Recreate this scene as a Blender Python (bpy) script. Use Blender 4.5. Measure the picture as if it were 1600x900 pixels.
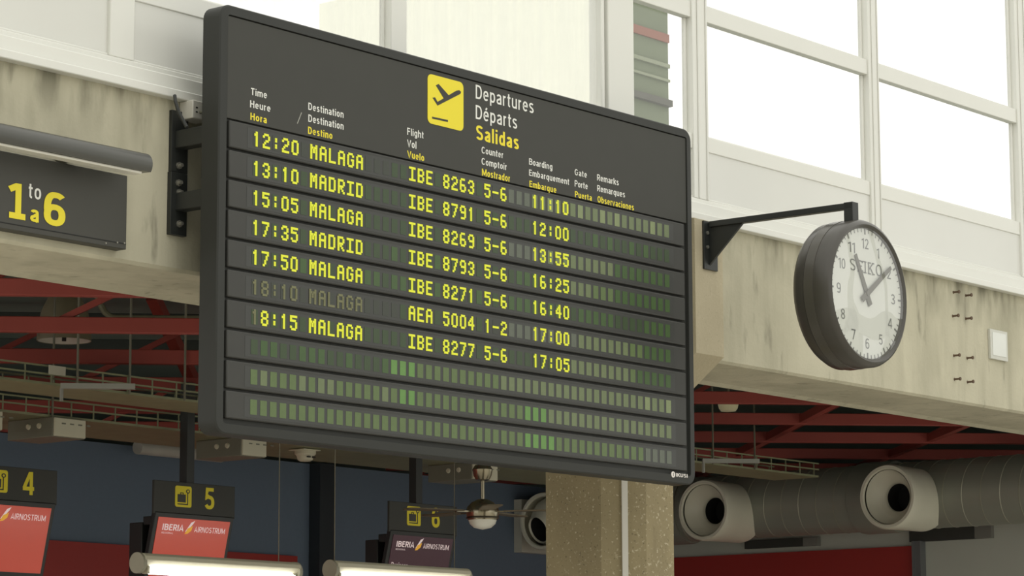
import bpy, bmesh, math, random
from mathutils import Vector, Matrix
random.seed(7)
for o in list(bpy.data.objects): bpy.data.objects.remove(o)
SC = bpy.context.scene
COL = SC.collection

# ---------------------------------------------------------------- camera
FPX = 4437.2
PITCH, ROLL, AZ = .154421, -.0032389, .8864417
CAM = Vector((0, 0, 1.6))
FW = Vector((math.sin(AZ)*math.cos(PITCH), math.cos(AZ)*math.cos(PITCH), math.sin(PITCH)))
_r = Vector((math.cos(AZ), -math.sin(AZ), 0)); _u = _r.cross(FW)
RT = math.cos(ROLL)*_r + math.sin(ROLL)*_u
UP = -math.sin(ROLL)*_r + math.cos(ROLL)*_u
cd = bpy.data.cameras.new('camera'); cam = bpy.data.objects.new('camera', cd); COL.objects.link(cam)
m = Matrix((RT, UP, -FW)).transposed().to_4x4(); m.translation = CAM
cam.matrix_world = m
cd.sensor_fit = 'HORIZONTAL'; cd.sensor_width = 36; cd.lens = 36*FPX/1600; cd.clip_end = 300
SC.camera = cam

# ---------------------------------------------------------------- light and exposure
world = bpy.data.worlds.new('overcast_sky'); SC.world = world; world.use_nodes = True
nt = world.node_tree; nt.nodes.clear()
wo = nt.nodes.new('ShaderNodeOutputWorld'); bg = nt.nodes.new('ShaderNodeBackground')
wt = nt.nodes.new('ShaderNodeTexCoord'); wsx = nt.nodes.new('ShaderNodeSeparateXYZ')
wmr = nt.nodes.new('ShaderNodeMapRange'); wmr.inputs[1].default_value = -.1; wmr.inputs[2].default_value = .9
wmr.inputs[3].default_value = 1.18; wmr.inputs[4].default_value = 1.5
nt.links.new(wt.outputs['Generated'], wsx.inputs[0]); nt.links.new(wsx.outputs['Z'], wmr.inputs[0])
bg.inputs['Color'].default_value = (1, .99, .93, 1)
nt.links.new(wmr.outputs[0], bg.inputs['Strength']); nt.links.new(bg.outputs[0], wo.inputs[0])
SC.view_settings.view_transform = 'Standard'; SC.view_settings.look = 'None'
SC.view_settings.exposure = 0; SC.view_settings.gamma = 1; SC.view_settings.use_curve_mapping = False

# ---------------------------------------------------------------- sight-line helpers (pixel -> point on a real plane)
def ray(x, y): return FW + (x-800)/FPX*RT + (450-y)/FPX*UP
def at(ax, x, y, c):
    d = ray(x, y); return CAM + d*((c-CAM[ax])/d[ax])
def aX(x, y, c): return at(0, x, y, c)
def aY(x, y, c): return at(1, x, y, c)
def aZ(x, y, c): return at(2, x, y, c)
def aD(x, y, d): return CAM + ray(x, y)*d

# ---------------------------------------------------------------- materials
def lin(c):
    c /= 255.0
    return c/12.92 if c <= .04045 else ((c+.055)/1.055)**2.4
def rgb(c): return (lin(c[0]), lin(c[1]), lin(c[2]), 1)
MATS = {}
def mat(name, c, rough=.5, metal=0, var=.12, scale=6, spec=.5, emit=0, bump=0, stretch=(1, 1, 1)):
    if name in MATS: return MATS[name]
    m = bpy.data.materials.new(name); m.use_nodes = True; n = m.node_tree; b = n.nodes['Principled BSDF']
    b.inputs['Roughness'].default_value = rough; b.inputs['Metallic'].default_value = metal
    b.inputs['Specular IOR Level'].default_value = spec
    g = n.nodes.new('ShaderNodeNewGeometry'); mp = n.nodes.new('ShaderNodeMapping'); mp.inputs['Scale'].default_value = stretch
    no = n.nodes.new('ShaderNodeTexNoise'); no.inputs['Scale'].default_value = scale; no.inputs['Detail'].default_value = 5
    n.links.new(g.outputs['Position'], mp.inputs[0]); n.links.new(mp.outputs[0], no.inputs['Vector'])
    mx = n.nodes.new('ShaderNodeMix'); mx.data_type = 'RGBA'
    q = rgb(c)
    mx.inputs[6].default_value = tuple(v*(1-var) for v in q[:3])+(1,)
    mx.inputs[7].default_value = tuple(min(1, v*(1+var)) for v in q[:3])+(1,)
    n.links.new(no.outputs['Fac'], mx.inputs[0]); n.links.new(mx.outputs[2], b.inputs['Base Color'])
    if emit:
        b.inputs['Emission Color'].default_value = q; b.inputs['Emission Strength'].default_value = emit
    if bump:
        bp = n.nodes.new('ShaderNodeBump'); bp.inputs['Strength'].default_value = bump; bp.inputs['Distance'].default_value = .01
        n.links.new(no.outputs['Fac'], bp.inputs['Height']); n.links.new(bp.outputs[0], b.inputs['Normal'])
    MATS[name] = m
    return m

def concrete(name, base, dark, speck=0, streak=.8, top=None):
    m = bpy.data.materials.new(name); m.use_nodes = True; n = m.node_tree; b = n.nodes['Principled BSDF']; L = n.links.new
    b.inputs['Roughness'].default_value = .85; b.inputs['Specular IOR Level'].default_value = .2
    g = n.nodes.new('ShaderNodeNewGeometry')
    def noise(scale, sc, detail=6, lo=.4, hi=.7):
        mp = n.nodes.new('ShaderNodeMapping'); mp.inputs['Scale'].default_value = sc
        no = n.nodes.new('ShaderNodeTexNoise'); no.inputs['Scale'].default_value = scale; no.inputs['Detail'].default_value = detail
        L(g.outputs['Position'], mp.inputs[0]); L(mp.outputs[0], no.inputs['Vector'])
        r = n.nodes.new('ShaderNodeMapRange'); r.inputs[1].default_value = lo; r.inputs[2].default_value = hi
        L(no.outputs['Fac'], r.inputs[0]); return r.outputs[0]
    def mix(a, bcol, fac, amt):
        mu = n.nodes.new('ShaderNodeMath'); mu.operation = 'MULTIPLY'; mu.inputs[1].default_value = amt; L(fac, mu.inputs[0])
        mx = n.nodes.new('ShaderNodeMix'); mx.data_type = 'RGBA'
        if isinstance(a, tuple): mx.inputs[6].default_value = a
        else: L(a, mx.inputs[6])
        mx.inputs[7].default_value = bcol; L(mu.outputs[0], mx.inputs[0]); return mx.outputs[2]
    c = mix(rgb(base), rgb(dark), noise(2.2, (1, 1, 1)), .45)
    c = mix(c, rgb(dark), noise(9, (1, 1, .12), 4, .5, .75), .5*streak)
    c = mix(c, rgb(tuple(v*.55 for v in dark)), noise(14, (1, 1, .25), 6, .62, .74), .55*streak)
    c = mix(c, rgb(tuple(min(255, v*1.12) for v in base)), noise(5, (1, 1, .4), 3, .55, .8), .5)
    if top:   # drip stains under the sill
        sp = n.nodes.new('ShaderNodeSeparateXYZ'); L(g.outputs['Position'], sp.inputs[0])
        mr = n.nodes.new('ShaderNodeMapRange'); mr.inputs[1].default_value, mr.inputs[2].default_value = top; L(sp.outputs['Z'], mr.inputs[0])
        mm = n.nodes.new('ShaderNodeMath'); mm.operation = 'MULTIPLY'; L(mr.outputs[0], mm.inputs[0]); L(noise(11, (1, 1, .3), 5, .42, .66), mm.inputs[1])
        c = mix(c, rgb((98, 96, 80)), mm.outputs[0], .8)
    if speck:
        c = mix(c, rgb((225, 215, 190)), noise(70, (1, 1, 1), 2, .62, .72), speck)
        c = mix(c, rgb((60, 55, 45)), noise(85, (1, 1, .9), 2, .64, .72), speck)
    L(c, b.inputs['Base Color'])
    bp = n.nodes.new('ShaderNodeBump'); bp.inputs['Strength'].default_value = .12; bp.inputs['Distance'].default_value = .008
    L(noise(60, (1, 1, 1), 4, .3, .7), bp.inputs['Height']); L(bp.outputs[0], b.inputs['Normal'])
    return m

def glass(name, rough=.0, gloss=.08, milk=0.0, tint=(1, 1, 1, 1), streaks=False, bump=0):
    m = bpy.data.materials.new(name); m.use_nodes = True; n = m.node_tree; L = n.links.new; n.nodes.clear()
    o = n.nodes.new('ShaderNodeOutputMaterial'); t = n.nodes.new('ShaderNodeBsdfTransparent'); t.inputs[0].default_value = tint
    g = n.nodes.new('ShaderNodeBsdfGlossy'); g.inputs['Roughness'].default_value = rough
    mx = n.nodes.new('ShaderNodeMixShader'); mx.inputs[0].default_value = gloss
    L(t.outputs[0], mx.inputs[1]); L(g.outputs[0], mx.inputs[2]); last = mx.outputs[0]
    geo = n.nodes.new('ShaderNodeNewGeometry')
    if bump:
        no = n.nodes.new('ShaderNodeTexNoise'); no.inputs['Scale'].default_value = 3.2; no.inputs['Detail'].default_value = .5
        L(geo.outputs['Position'], no.inputs['Vector'])
        bp = n.nodes.new('ShaderNodeBump'); bp.inputs['Strength'].default_value = bump; bp.inputs['Distance'].default_value = .05
        L(no.outputs['Fac'], bp.inputs['Height']); L(bp.outputs[0], g.inputs['Normal'])
    if milk:
        tl = n.nodes.new('ShaderNodeBsdfTranslucent'); tl.inputs[0].default_value = (1, 1, .96, 1)
        m2 = n.nodes.new('ShaderNodeMixShader'); m2.inputs[0].default_value = milk
        if streaks:
            mp = n.nodes.new('ShaderNodeMapping'); mp.inputs['Scale'].default_value = (1, 1, .06)
            no = n.nodes.new('ShaderNodeTexNoise'); no.inputs['Scale'].default_value = 22; no.inputs['Detail'].default_value = 4
            mr = n.nodes.new('ShaderNodeMapRange'); mr.inputs[1].default_value = .35; mr.inputs[2].default_value = .7
            mr.inputs[3].default_value = milk*.6; mr.inputs[4].default_value = min(1, milk*1.25)
            L(geo.outputs['Position'], mp.inputs[0]); L(mp.outputs[0], no.inputs['Vector']); L(no.outputs['Fac'], mr.inputs[0]); L(mr.outputs[0], m2.inputs[0])
        L(last, m2.inputs[1]); L(tl.outputs[0], m2.inputs[2]); last = m2.outputs[0]
    L(last, o.inputs['Surface'])
    return m

def spiral_metal(name, c):
    m = bpy.data.materials.new(name); m.use_nodes = True; n = m.node_tree; b = n.nodes['Principled BSDF']; L = n.links.new
    b.inputs['Base Color'].default_value = rgb(c); b.inputs['Metallic'].default_value = .35; b.inputs['Roughness'].default_value = .5
    return m

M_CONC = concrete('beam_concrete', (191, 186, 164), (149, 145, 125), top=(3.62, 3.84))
M_COLUMN = concrete('column_concrete', (150, 138, 108), (122, 112, 88), speck=.5, streak=.25)
M_CORBEL = concrete('corbel_concrete', (188, 178, 152), (164, 154, 130), speck=.15, streak=.2)
M_FRAME = mat('white_aluminium', (224, 224, 217), .35, 0, .03, 3)
M_PANEL = mat('white_panel', (217, 217, 211), .16, 0, .04, 2)
M_CASE = mat('charcoal_casing', (50, 51, 48), .55, 0, .08, 9, .3)
M_FACE = mat('charcoal_face', (58, 58, 53), .55, 0, .08, 7, .35)
M_ROW = mat('row_plastic', (60, 60, 57), .5, 0, .08, 12, .35)
M_GAP = mat('gap_black', (20, 20, 18), .7)  # flat black for the seam, slots and vents
M_WHITE = mat('white_vinyl', (225, 225, 218), .5, 0, .02)
M_YELLOW = mat('yellow_vinyl', (232, 215, 40), .5, 0, .02)
M_LIT = mat('lit_character', (222, 226, 62), .5, 0, .04, 40, .3, .12)
M_DIM = mat('dim_character', (112, 112, 78), .5, 0, .1, 40)
M_BLACK = mat('black_steel', (40, 42, 40), .45, 0, .1, 12)
M_BOLT = mat('zinc', (150, 148, 138), .4, .6, .1, 20)
M_RUST = mat('rust', (92, 74, 58), .8, 0, .25, 30)
M_RED = mat('red_steel', (140, 56, 47), .55, 0, .12, 5)
M_DECK = mat('deck_sheet', (112, 122, 114), .8, 0, .15, 2)
M_DARK = mat('dark_plaster', (84, 92, 86), .9, 0, .12, 2)
M_BLUE = mat('blue_wall_paint', (100, 114, 132), .7, 0, .06, 40)
M_REDP = mat('red_wall_panel', (158, 42, 36), .5, 0, .05, 3)
M_GREYW = mat('grey_wall_paint', (186, 188, 178), .7, 0, .05, 3)
M_FLOOR = mat('terrazzo_floor', (202, 197, 186), .3, 0, .1, 20)
M_SIGN = mat('sign_dark', (58, 57, 50), .5, 0, .06, 8)
M_TRAY = mat('galvanised_tray', (132, 134, 104), .5, .2, .2, 10)
M_CREAM = mat('cream_enamel', (205, 200, 178), .45, 0, .06, 8)
M_GREYBOX = mat('grey_plastic', (120, 120, 106), .5, 0, .08, 8)
M_NOZZLE = mat('nozzle_enamel', (218, 215, 198), .4, 0, .06, 6)
M_THROAT = mat('throat_black', (24, 24, 24), .9)
M_DUCT = spiral_metal('duct_sheet', (148, 149, 138))
M_SEAM = mat('duct_seam', (160, 158, 142), .4, .3, .1, 10)
M_NICKEL = mat('brushed_nickel', (150, 142, 122), .22, .9, .05, 20)
M_BLADE = mat('fan_blade_brown', (104, 92, 70), .45, 0, .15, 12)
M_OPAL = mat('opal_glass', (225, 222, 210), .3, 0, .02)
M_TUBE = mat('glowing_tube', (255, 255, 245), .4, 0, 0, 1, .5, 9)
M_WIRE = mat('wire', (120, 116, 100), .5, .3)
M_SCREEN = mat('screen_orange', (168, 66, 52), .25, 0, .03, 8, .5, .55)
M_SCREENP = mat('screen_plum', (62, 34, 44), .25, 0, .05, 8, .5, .35)
M_LOGO = mat('screen_white', (225, 205, 205), .4, 0, .02, 5, .5, .4)
M_LOGO2 = mat('screen_gold', (225, 165, 50), .4, 0, .05, 5, .5, .4)
M_MON = mat('monitor_black', (32, 33, 32), .4, 0, .08)
M_DIAL = mat('dial_white', (214, 216, 208), .5, 0, .02)
M_NUM = mat('dial_grey', (110, 112, 108), .6, 0, .05)
M_HAND = mat('hand_grey', (98, 96, 86), .5, 0, .05)
M_CLOCK = mat('clock_case', (66, 63, 57), .3, 0, .08, 15)
M_CONDUIT = mat('white_conduit', (205, 202, 192), .5, 0, .03)
M_GLASS = glass('window_glass', 0, .06)
M_FROST = glass('frosted_glass', .2, .03, .2, streaks=True)
M_CLOCKGLASS = glass('clock_glass', .02, .15, bump=.3)

# ---------------------------------------------------------------- mesh helpers
ORG = {}
class MB:
    def __init__(s): s.b = bmesh.new(); s.slot = 0
    def hexa(s, P):
        v = [s.b.verts.new(p) for p in P]
        for f in ((0, 3, 2, 1), (4, 5, 6, 7), (0, 1, 5, 4), (1, 2, 6, 5), (2, 3, 7, 6), (3, 0, 4, 7)):
            s.b.faces.new([v[i] for i in f]).material_index = s.slot
        return s
    def box(s, x0, x1, y0, y1, z0, z1):
        return s.hexa([(x0, y0, z0), (x1, y0, z0), (x1, y1, z0), (x0, y1, z0), (x0, y0, z1), (x1, y0, z1), (x1, y1, z1), (x0, y1, z1)])
    def bar(s, p, q, w, h=None, up=Vector((0, 0, 1))):
        p, q = Vector(p), Vector(q); h = h or w; d = (q-p).normalized()
        a = d.cross(up)
        if a.length < 1e-4: a = d.cross(Vector((1, 0, 0)))
        a.normalize(); c = a.cross(d); a = a*w/2; c = c*h/2
        return s.hexa([p-a-c, p+a-c, p+a+c, p-a+c, q-a-c, q+a-c, q+a+c, q-a+c])
    def lathe(s, o, ax, prof, n=32, ref=None, caps=True):
        """profile (radius, distance along axis)"""
        o = Vector(o); ax = Vector(ax).normalized(); e = ref or (Vector((0, 0, 1)) if abs(ax.z) < .9 else Vector((1, 0, 0)))
        a = (e - ax*e.dot(ax)).normalized(); c = ax.cross(a); rings = []
        for r, d in prof:
            if r < 1e-6: rings.append([s.b.verts.new(o+ax*d)]); continue
            rings.append([s.b.verts.new(o+ax*d+(a*math.cos(t)+c*math.sin(t))*r) for t in (2*math.pi*i/n for i in range(n))])
        for A, B in zip(rings, rings[1:]):
            for i in range(n):
                j = (i+1) % n
                if len(A) == 1 and len(B) == 1: continue
                if len(A) == 1: f = [A[0], B[i], B[j]]
                elif len(B) == 1: f = [A[i], B[0], A[j]]
                else: f = [A[i], B[i], B[j], A[j]]
                s.b.faces.new(f).material_index = s.slot
        if caps:
            for rr in (rings[0], rings[-1]):
                if len(rr) > 1: s.b.faces.new(rr).material_index = s.slot
        return s
    def cyl(s, p, q, r, n=16, r2=None):
        p, q = Vector(p), Vector(q)
        return s.lathe(p, q-p, [(r, 0), (r if r2 is None else r2, (q-p).length)], n)
    def tube(s, pts, r, n=10):
        pts = [Vector(p) for p in pts]; rings = []; prev = None
        for i, p in enumerate(pts):
            d = (pts[min(i+1, len(pts)-1)]-pts[max(i-1, 0)]).normalized()
            a = d.cross(Vector((.3, .2, 1))) if prev is None else prev - d*prev.dot(d)
            a.normalize(); prev = a; c = d.cross(a)
            rings.append([s.b.verts.new(p+(a*math.cos(t)+c*math.sin(t))*r) for t in (2*math.pi*k/n for k in range(n))])
        for A, B in zip(rings, rings[1:]):
            for i in range(n): s.b.faces.new([A[i], A[(i+1) % n], B[(i+1) % n], B[i]]).material_index = s.slot
        s.b.faces.new(rings[0]).material_index = s.slot; s.b.faces.new(rings[-1]).material_index = s.slot
        return s
    def prism(s, poly, o, u, v, w):
        """polygon of (a,b) in axes u,v from o, extruded along vector w"""
        o, u, v, w = Vector(o), Vector(u), Vector(v), Vector(w)
        A = [s.b.verts.new(o+u*a+v*b) for a, b in poly]; B = [s.b.verts.new(o+u*a+v*b+w) for a, b in poly]; n = len(poly)
        s.b.faces.new(A).material_index = s.slot; s.b.faces.new(B[::-1]).material_index = s.slot
        for i in range(n): s.b.faces.new([A[i], B[i], B[(i+1) % n], A[(i+1) % n]]).material_index = s.slot
        return s
    def build(s, name, mats, parent=None, bevel=0, smooth=True, segs=2):
        me = bpy.data.meshes.new(name)
        bmesh.ops.recalc_face_normals(s.b, faces=s.b.faces)
        off = ORG.get(parent.name, Vector((0, 0, 0))) if parent else None
        if parent is None:
            co = [v.co for v in s.b.verts]
            off = Vector(((min(c.x for c in co)+max(c.x for c in co))/2, (min(c.y for c in co)+max(c.y for c in co))/2, min(c.z for c in co)))
        for v in s.b.verts: v.co -= off
        s.b.to_mesh(me); s.b.free()
        for mt in (mats if isinstance(mats, list) else [mats]): me.materials.append(mt)
        o = bpy.data.objects.new(name, me); COL.objects.link(o)
        if parent: o.parent = parent; ORG[o.name] = off
        else: o.location = off; ORG[o.name] = off
        if smooth:
            for p in me.polygons: p.use_smooth = True
            try: me.set_sharp_from_angle(angle=math.radians(35))
            except Exception: pass
        if bevel:
            b = o.modifiers.new('bevel', 'BEVEL'); b.width = bevel; b.segments = segs; b.limit_method = 'ANGLE'; b.angle_limit = math.radians(40)
        return o
def tag(o, label, cat, group=None, kind=None):
    if label: o['label'] = label
    if cat: o['category'] = cat
    if group: o['group'] = group
    if kind: o['kind'] = kind
    return o
def thing(name, label, cat, loc, group=None):
    e = bpy.data.objects.new(name, None); COL.objects.link(e); e.location = loc; e.empty_display_size = .1
    ORG[e.name] = Vector(loc); return tag(e, label, cat, group)
def struct(mb, name, mt, **k):
    o = mb.build(name, mt, **k)
    if not k.get('parent'): o['kind'] = 'structure'
    return o

def rrect(x0, x1, y0, y1, r, n=6):
    P = []
    for cx, cy, a0 in ((x1-r, y0+r, -90), (x1-r, y1-r, 0), (x0+r, y1-r, 90), (x0+r, y0+r, 180)):
        for i in range(n+1):
            a = math.radians(a0+90*i/n); P.append((cx+r*math.cos(a), cy+r*math.sin(a)))
    return P

# stroke alphabet in the manner of a condensed grotesque: centre lines, thickened afterwards; capital height 1
def arc(cx, cy, rx, ry, a0, a1, n=10, e=.86):
    P = []
    for i in range(n+1):
        a = math.radians(a0+(a1-a0)*i/n); c_, s_ = math.cos(a), math.sin(a)
        P.append((cx+rx*math.copysign(abs(c_)**e, c_), cy+ry*math.copysign(abs(s_)**e, s_)))
    return P
def glyph(c, t):
    h = t/2; X = .73; w = .50; A = 1-h; W = .60
    rx, ry = w/2-h, X/2-h
    oval = arc(w/2, X/2, rx, ry, 0, 360, 24)
    def stem(x, y0=0, y1=1.0): return [(x, y0), (x, y1)]
    def arch(x0, x1, top=X): return arc((x0+x1)/2, top-.24, (x1-x0)/2, .24-h, 180, 0, 10)+[(x1, 0)]
    if c in 'oO0':
        if c == 'o': return w, [oval]
        ww = .66 if c == 'O' else .54
        return ww, [arc(ww/2, .5, ww/2-h, .5-h, 0, 360, 28)]
    if c == 'n': return w, [stem(h, 0, X), arch(h, w-h)]
    if c == 'h': return w, [stem(h), arch(h, w-h)]
    if c == 'm': return .78, [stem(h, 0, X), arch(h, .39), arch(.39, .78-h)]
    if c == 'u': return w, [stem(w-h, 0, X), [(h, X)]+arc(w/2, .24, w/2-h, .24-h, 180, 360, 10)]
    if c == 'r': return .30, [stem(h, 0, X), arc(.30, X-.24, .30-h, .24-h, 180, 95, 6)]
    if c in 'eé':
        S = [[(h, X*.52), (w-h, X*.52)]+arc(w/2, X/2, rx, ry, 4, 318, 20)]
        if c == 'é': S.append([(w*.42, X+.08), (w*.66, X+.24)])
        return w, S
    if c == 'c': return .46, [arc(.25, X/2, .25-h, ry, 42, 318, 18)]
    if c == 'a': return .48, [arc(.24, X-.21, .24-h-.01, .21-h, 165, 0, 10)+[(.48-h, 0)], [(.48-h, X*.56)]+[(.30, X*.55)]+arc(.22, .20, .22-h, .20-h, 100, 290, 10)+[(.34, .07), (.48-h, .17)]]
    if c == 's': return .45, [arc(.225, X-.19, .225-h, .19-h, 28, 190, 10)+[(.14, X*.56), (.30, X*.46)]+arc(.225, .195, .225-h, .195-h, 20, -152, 10)]
    if c == 't': return .30, [[(.13, .93), (.13, .16)]+arc(.25, .16, .12, .16-h, 180, 275, 6), [(0, X-h), (.30, X-h)]]
    if c == 'i': return t, [stem(h, 0, X), [(h, .86), (h, 1.0)]]
    if c == 'l': return t, [stem(h)]
    if c in 'dq': return w, [oval, stem(w-h, 0, 1) if c == 'd' else stem(w-h, -.24, X)]
    if c in 'bp': return w, [oval, stem(h, 0, 1) if c == 'b' else stem(h, -.24, X)]
    if c == 'g': return w, [oval, [(w-h, X), (w-h, -.05)]+arc(w/2, -.05, w/2-h, .19-h, 0, -155, 8)]
    if c == 'k': return .48, [stem(h), [(.44, X), (h, .28)], [(.2, .42), (.46, 0)]]
    if c == 'v': return .48, [[(.03, X), (.24, 0), (.45, X)]]
    if c == 'D': return W, [[(h, h), (h, A), (W*.42, A)]+arc(W*.42, .5, W*.58-h, .5-h, 90, -90, 14)+[(h, h)]]
    if c == 'T': return .54, [stem(.27), [(0, A), (.54, A)]]
    if c == 'H': return W, [stem(h), stem(W-h), [(h, .52), (W-h, .52)]]
    if c in 'FE': return .5, [stem(h), [(h, A), (.5, A)], [(h, .53), (.45, .53)]]+([[(h, h), (.5, h)]] if c == 'E' else [])
    if c == 'L': return .48, [stem(h), [(h, h), (.48, h)]]
    if c == 'V': return .6, [[(.03, 1), (.3, 0), (.57, 1)]]
    if c == 'A': return .62, [[(.03, 0), (.31, 1), (.59, 0)], [(.13, .3), (.49, .3)]]
    if c == 'C': return .62, [arc(.33, .5, .33-h, .5-h, 42, 318, 22)]
    if c == 'G': return .64, [arc(.33, .5, .33-h, .5-h, 42, 330, 22)+[(.64-h, .2), (.64-h, .48), (.38, .48)]]
    if c == 'M': return .86, [stem(h), stem(.86-h), [(h*1.2, 1), (.43, .12)], [(.86-h*1.2, 1), (.43, .12)]]
    if c == 'N': return .68, [stem(h), stem(.68-h), [(h*1.2, 1), (.68-h*1.2, 0)]]
    if c == 'U': return .6, [[(h, 1)]+arc(.3, .3, .3-h, .3-h, 180, 360, 12)+[(.6-h, 1)]]
    if c == 'I': return t, [stem(h)]
    if c in 'PRB':
        yb = .47 if c != 'B' else .53
        S = [stem(h), [(h, A), (.3, A)]+arc(.3, (A+yb)/2, .26-h*.6, (A-yb)/2, 90, -90, 10)+[(h, yb)]]
        if c == 'R': S.append([(.3, yb), (.54, 0)])
        if c == 'B': S.append([(h, h), (.3, h)]+arc(.3, (h+yb)/2, .3-h*.6, (yb-h)/2, -90, 90, 10))
        return .56 if c != 'B' else .6, S
    if c == 'K': return .6, [stem(h), [(.56, 1), (h, .38)], [(.22, .55), (.58, 0)]]
    if c == 'S': return .58, [arc(.29, .745, .29-h, .255-h, 22, 195, 12)+[(.17, .56), (.42, .455)]+arc(.29, .265, .29-h, .265-h, 25, -160, 12)]
    if c == '1': return .32, [[(0, .80), (.2, .92)], [(.32-h, 0), (.32-h, 1)]]
    if c == 'J': return .46, [[(.0, .80), (.22, .93)], [(.25, 0), (.25, 1)], [(0, h*.9), (.46, h*.9)]]
    if c == '2': return .52, [arc(.26, .72, .26-h, .28-h, 170, -20, 12)+[(h*1.2, h), (.52, h)]]
    if c == '3': return .52, [arc(.25, .75, .22-h*.5, .25-h, 160, -70, 12)+[(.2, .53)], [(.2, .53)]+arc(.25, .27, .27-h, .27-h, 70, -160, 12)]
    if c == '4': return .56, [[(.43, 0), (.43, 1)], [(.43-h*.6, .97), (h*.7, .28)], [(0, .27), (.58, .27)]]
    if c == '5': return .52, [[(.48, A), (.13, A), (.08, .52), (.17, .60)]+arc(.25, .32, .27-h, .32-h, 90, -155, 14)]
    if c == '6': return .54, [arc(.27, .32, .27-h, .32-h, 0, 360, 22), arc(.29, .66, .29-h, .34-h, 42, 100, 6)+arc(.27, .52, .27-h, .48-h, 100, 190, 10)]
    if c == '7': return .5, [[(0, A), (.5-h*.6, A), (.18, 0)]]
    if c == '8': return .54, [arc(.27, .745, .245-h, .255-h, 0, 360, 18), arc(.27, .275, .27-h, .275-h, 0, 360, 18)]
    if c == '9': return .54, [arc(.27, .68, .27-h, .32-h, 0, 360, 22), arc(.25, .34, .25-h, .34-h, -138, -80, 6)+arc(.27, .48, .27-h, .48-h, -80, 10, 10)]
    return .3, []
def ribbon(mb, P, t, f):
    n = len(P); closed = n > 3 and abs(P[0][0]-P[-1][0])+abs(P[0][1]-P[-1][1]) < 1e-4
    Q = P[:-1] if closed else P
    Q = [p for i, p in enumerate(Q) if i == 0 or abs(p[0]-Q[i-1][0])+abs(p[1]-Q[i-1][1]) > 1e-5]; n = len(Q); L = []
    for i in range(n):
        a = Q[(i-1) % n] if closed or i > 0 else None; b_ = Q[(i+1) % n] if closed or i < n-1 else None; p = Q[i]
        def nr(u, v):
            dx, dy = v[0]-u[0], v[1]-u[1]; l = math.hypot(dx, dy); return (-dy/l, dx/l)
        n1 = nr(a, p) if a else nr(p, b_); n2 = nr(p, b_) if b_ else n1
        mx, my = n1[0]+n2[0], n1[1]+n2[1]; k = max(.45, (mx*mx+my*my)/2); mx, my = mx/k, my/k
        L.append((mb.b.verts.new(f(p[0]+mx*t/2, p[1]+my*t/2)), mb.b.verts.new(f(p[0]-mx*t/2, p[1]-my*t/2))))
    for i in range(n if closed else n-1):
        A, B = L[i], L[(i+1) % n]
        try: mb.b.faces.new([A[0], A[1], B[1], B[0]]).material_index = mb.slot
        except ValueError: pass
def add_text(mb, txt, o, ux, uy, w, caph, bold=0.0, serif=False):
    """left baseline at o, ink width w along ux, capital height caph along uy"""
    t = .115+bold*4; gap = .15-bold*1.2; o, ux, uy = Vector(o), Vector(ux), Vector(uy); x = 0; items = []; nn = ux.cross(uy)
    for c in txt:
        if c == ' ': x += .3; continue
        gw, S = glyph(c, t)
        if serif and c in 'EIK':
            gx = 0 if c != 'I' else -.13
            S = S+[[(gx-.07, .03), (gx+.3, .03)], [(gx-.07, .97), (gx+.3, .97)]]
            if c == 'E': S = S+[[(.5, .8), (.5, 1)], [(.5, 0), (.5, .22)]]
            if c == 'K': S = S+[[(.42, .97), (.68, .97)], [(.42, .03), (.7, .03)]]
        items.append((x, S)); x += gw+gap+(.14 if serif else 0)
    tot = x-gap-(.14 if serif else 0); k = w/tot
    for x0, S in items:
        for q_, P in enumerate(S):
            lift = nn*(.00016*q_)
            ribbon(mb, P, t, lambda a, b_: o+ux*((x0+a)*k)+uy*(b_*caph)+lift)

EX, EY, EZ = Vector((1, 0, 0)), Vector((0, 1, 0)), Vector((0, 0, 1))

# ================================================================ SETTING
YB = 7.24                         # front face of the concrete beam
ZB0, ZB1 = 3.218, 3.836
struct(MB().box(-8, 22, -12, 18, -.1, 0), 'floor', M_FLOOR, smooth=False)
b = MB()
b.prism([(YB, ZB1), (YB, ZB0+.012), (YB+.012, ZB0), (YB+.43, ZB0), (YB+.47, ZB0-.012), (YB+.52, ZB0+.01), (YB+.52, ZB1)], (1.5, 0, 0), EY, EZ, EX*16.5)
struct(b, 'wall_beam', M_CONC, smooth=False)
struct(MB().box(6.4, 19, YB+.52, 18, 4.0, 4.1), 'ceiling', M_DECK, smooth=False)
struct(MB().box(-6.2, -6, -12, YB, 0, 9), 'unseen_shade_wall', M_GREYW, smooth=False)  # unseen wall, added to cut sky light on left-facing sides
struct(MB().box(6.4, 19, 17.8, 18, 0, 4.0), 'wall_back', M_DARK, smooth=False)
struct(MB().box(18.8, 19, 7.3, 17.8, 0, 4.0), 'wall_far_right', M_DARK, smooth=False)
XW = 16.95
struct(MB().box(5, XW, 13, 13.12, 0, 3.36), 'wall_rear', M_BLUE, smooth=False)
struct(MB().box(XW, XW+.12, 7.9, 13.0, 0, 3.2), 'wall_right', M_GREYW, smooth=False)
struct(MB().box(5, aY(464, 868, 12.98).x, 12.975, 13, 0, 2.738), 'trim_1', M_REDP, smooth=False)
p = aX(1429, 854.5, XW-.02); q = aX(1055, 870, XW-.02)
ztop = (p.z+q.z)/2
struct(MB().box(XW-.03, XW, p.y, 12.97, 0, ztop), 'trim_2', M_REDP, smooth=False)
struct(MB().box(XW-.06, XW, p.y-.075, p.y, 0, ztop+.03).box(XW-.07, XW-.06, p.y-.075, p.y-.062, 0, ztop+.03).box(XW-.07, XW-.06, p.y-.02, p.y-.008, 0, ztop+.03), 'trim_3', mat('grey_profile', (118, 120, 122), .4, .3, .06), smooth=False)

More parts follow.
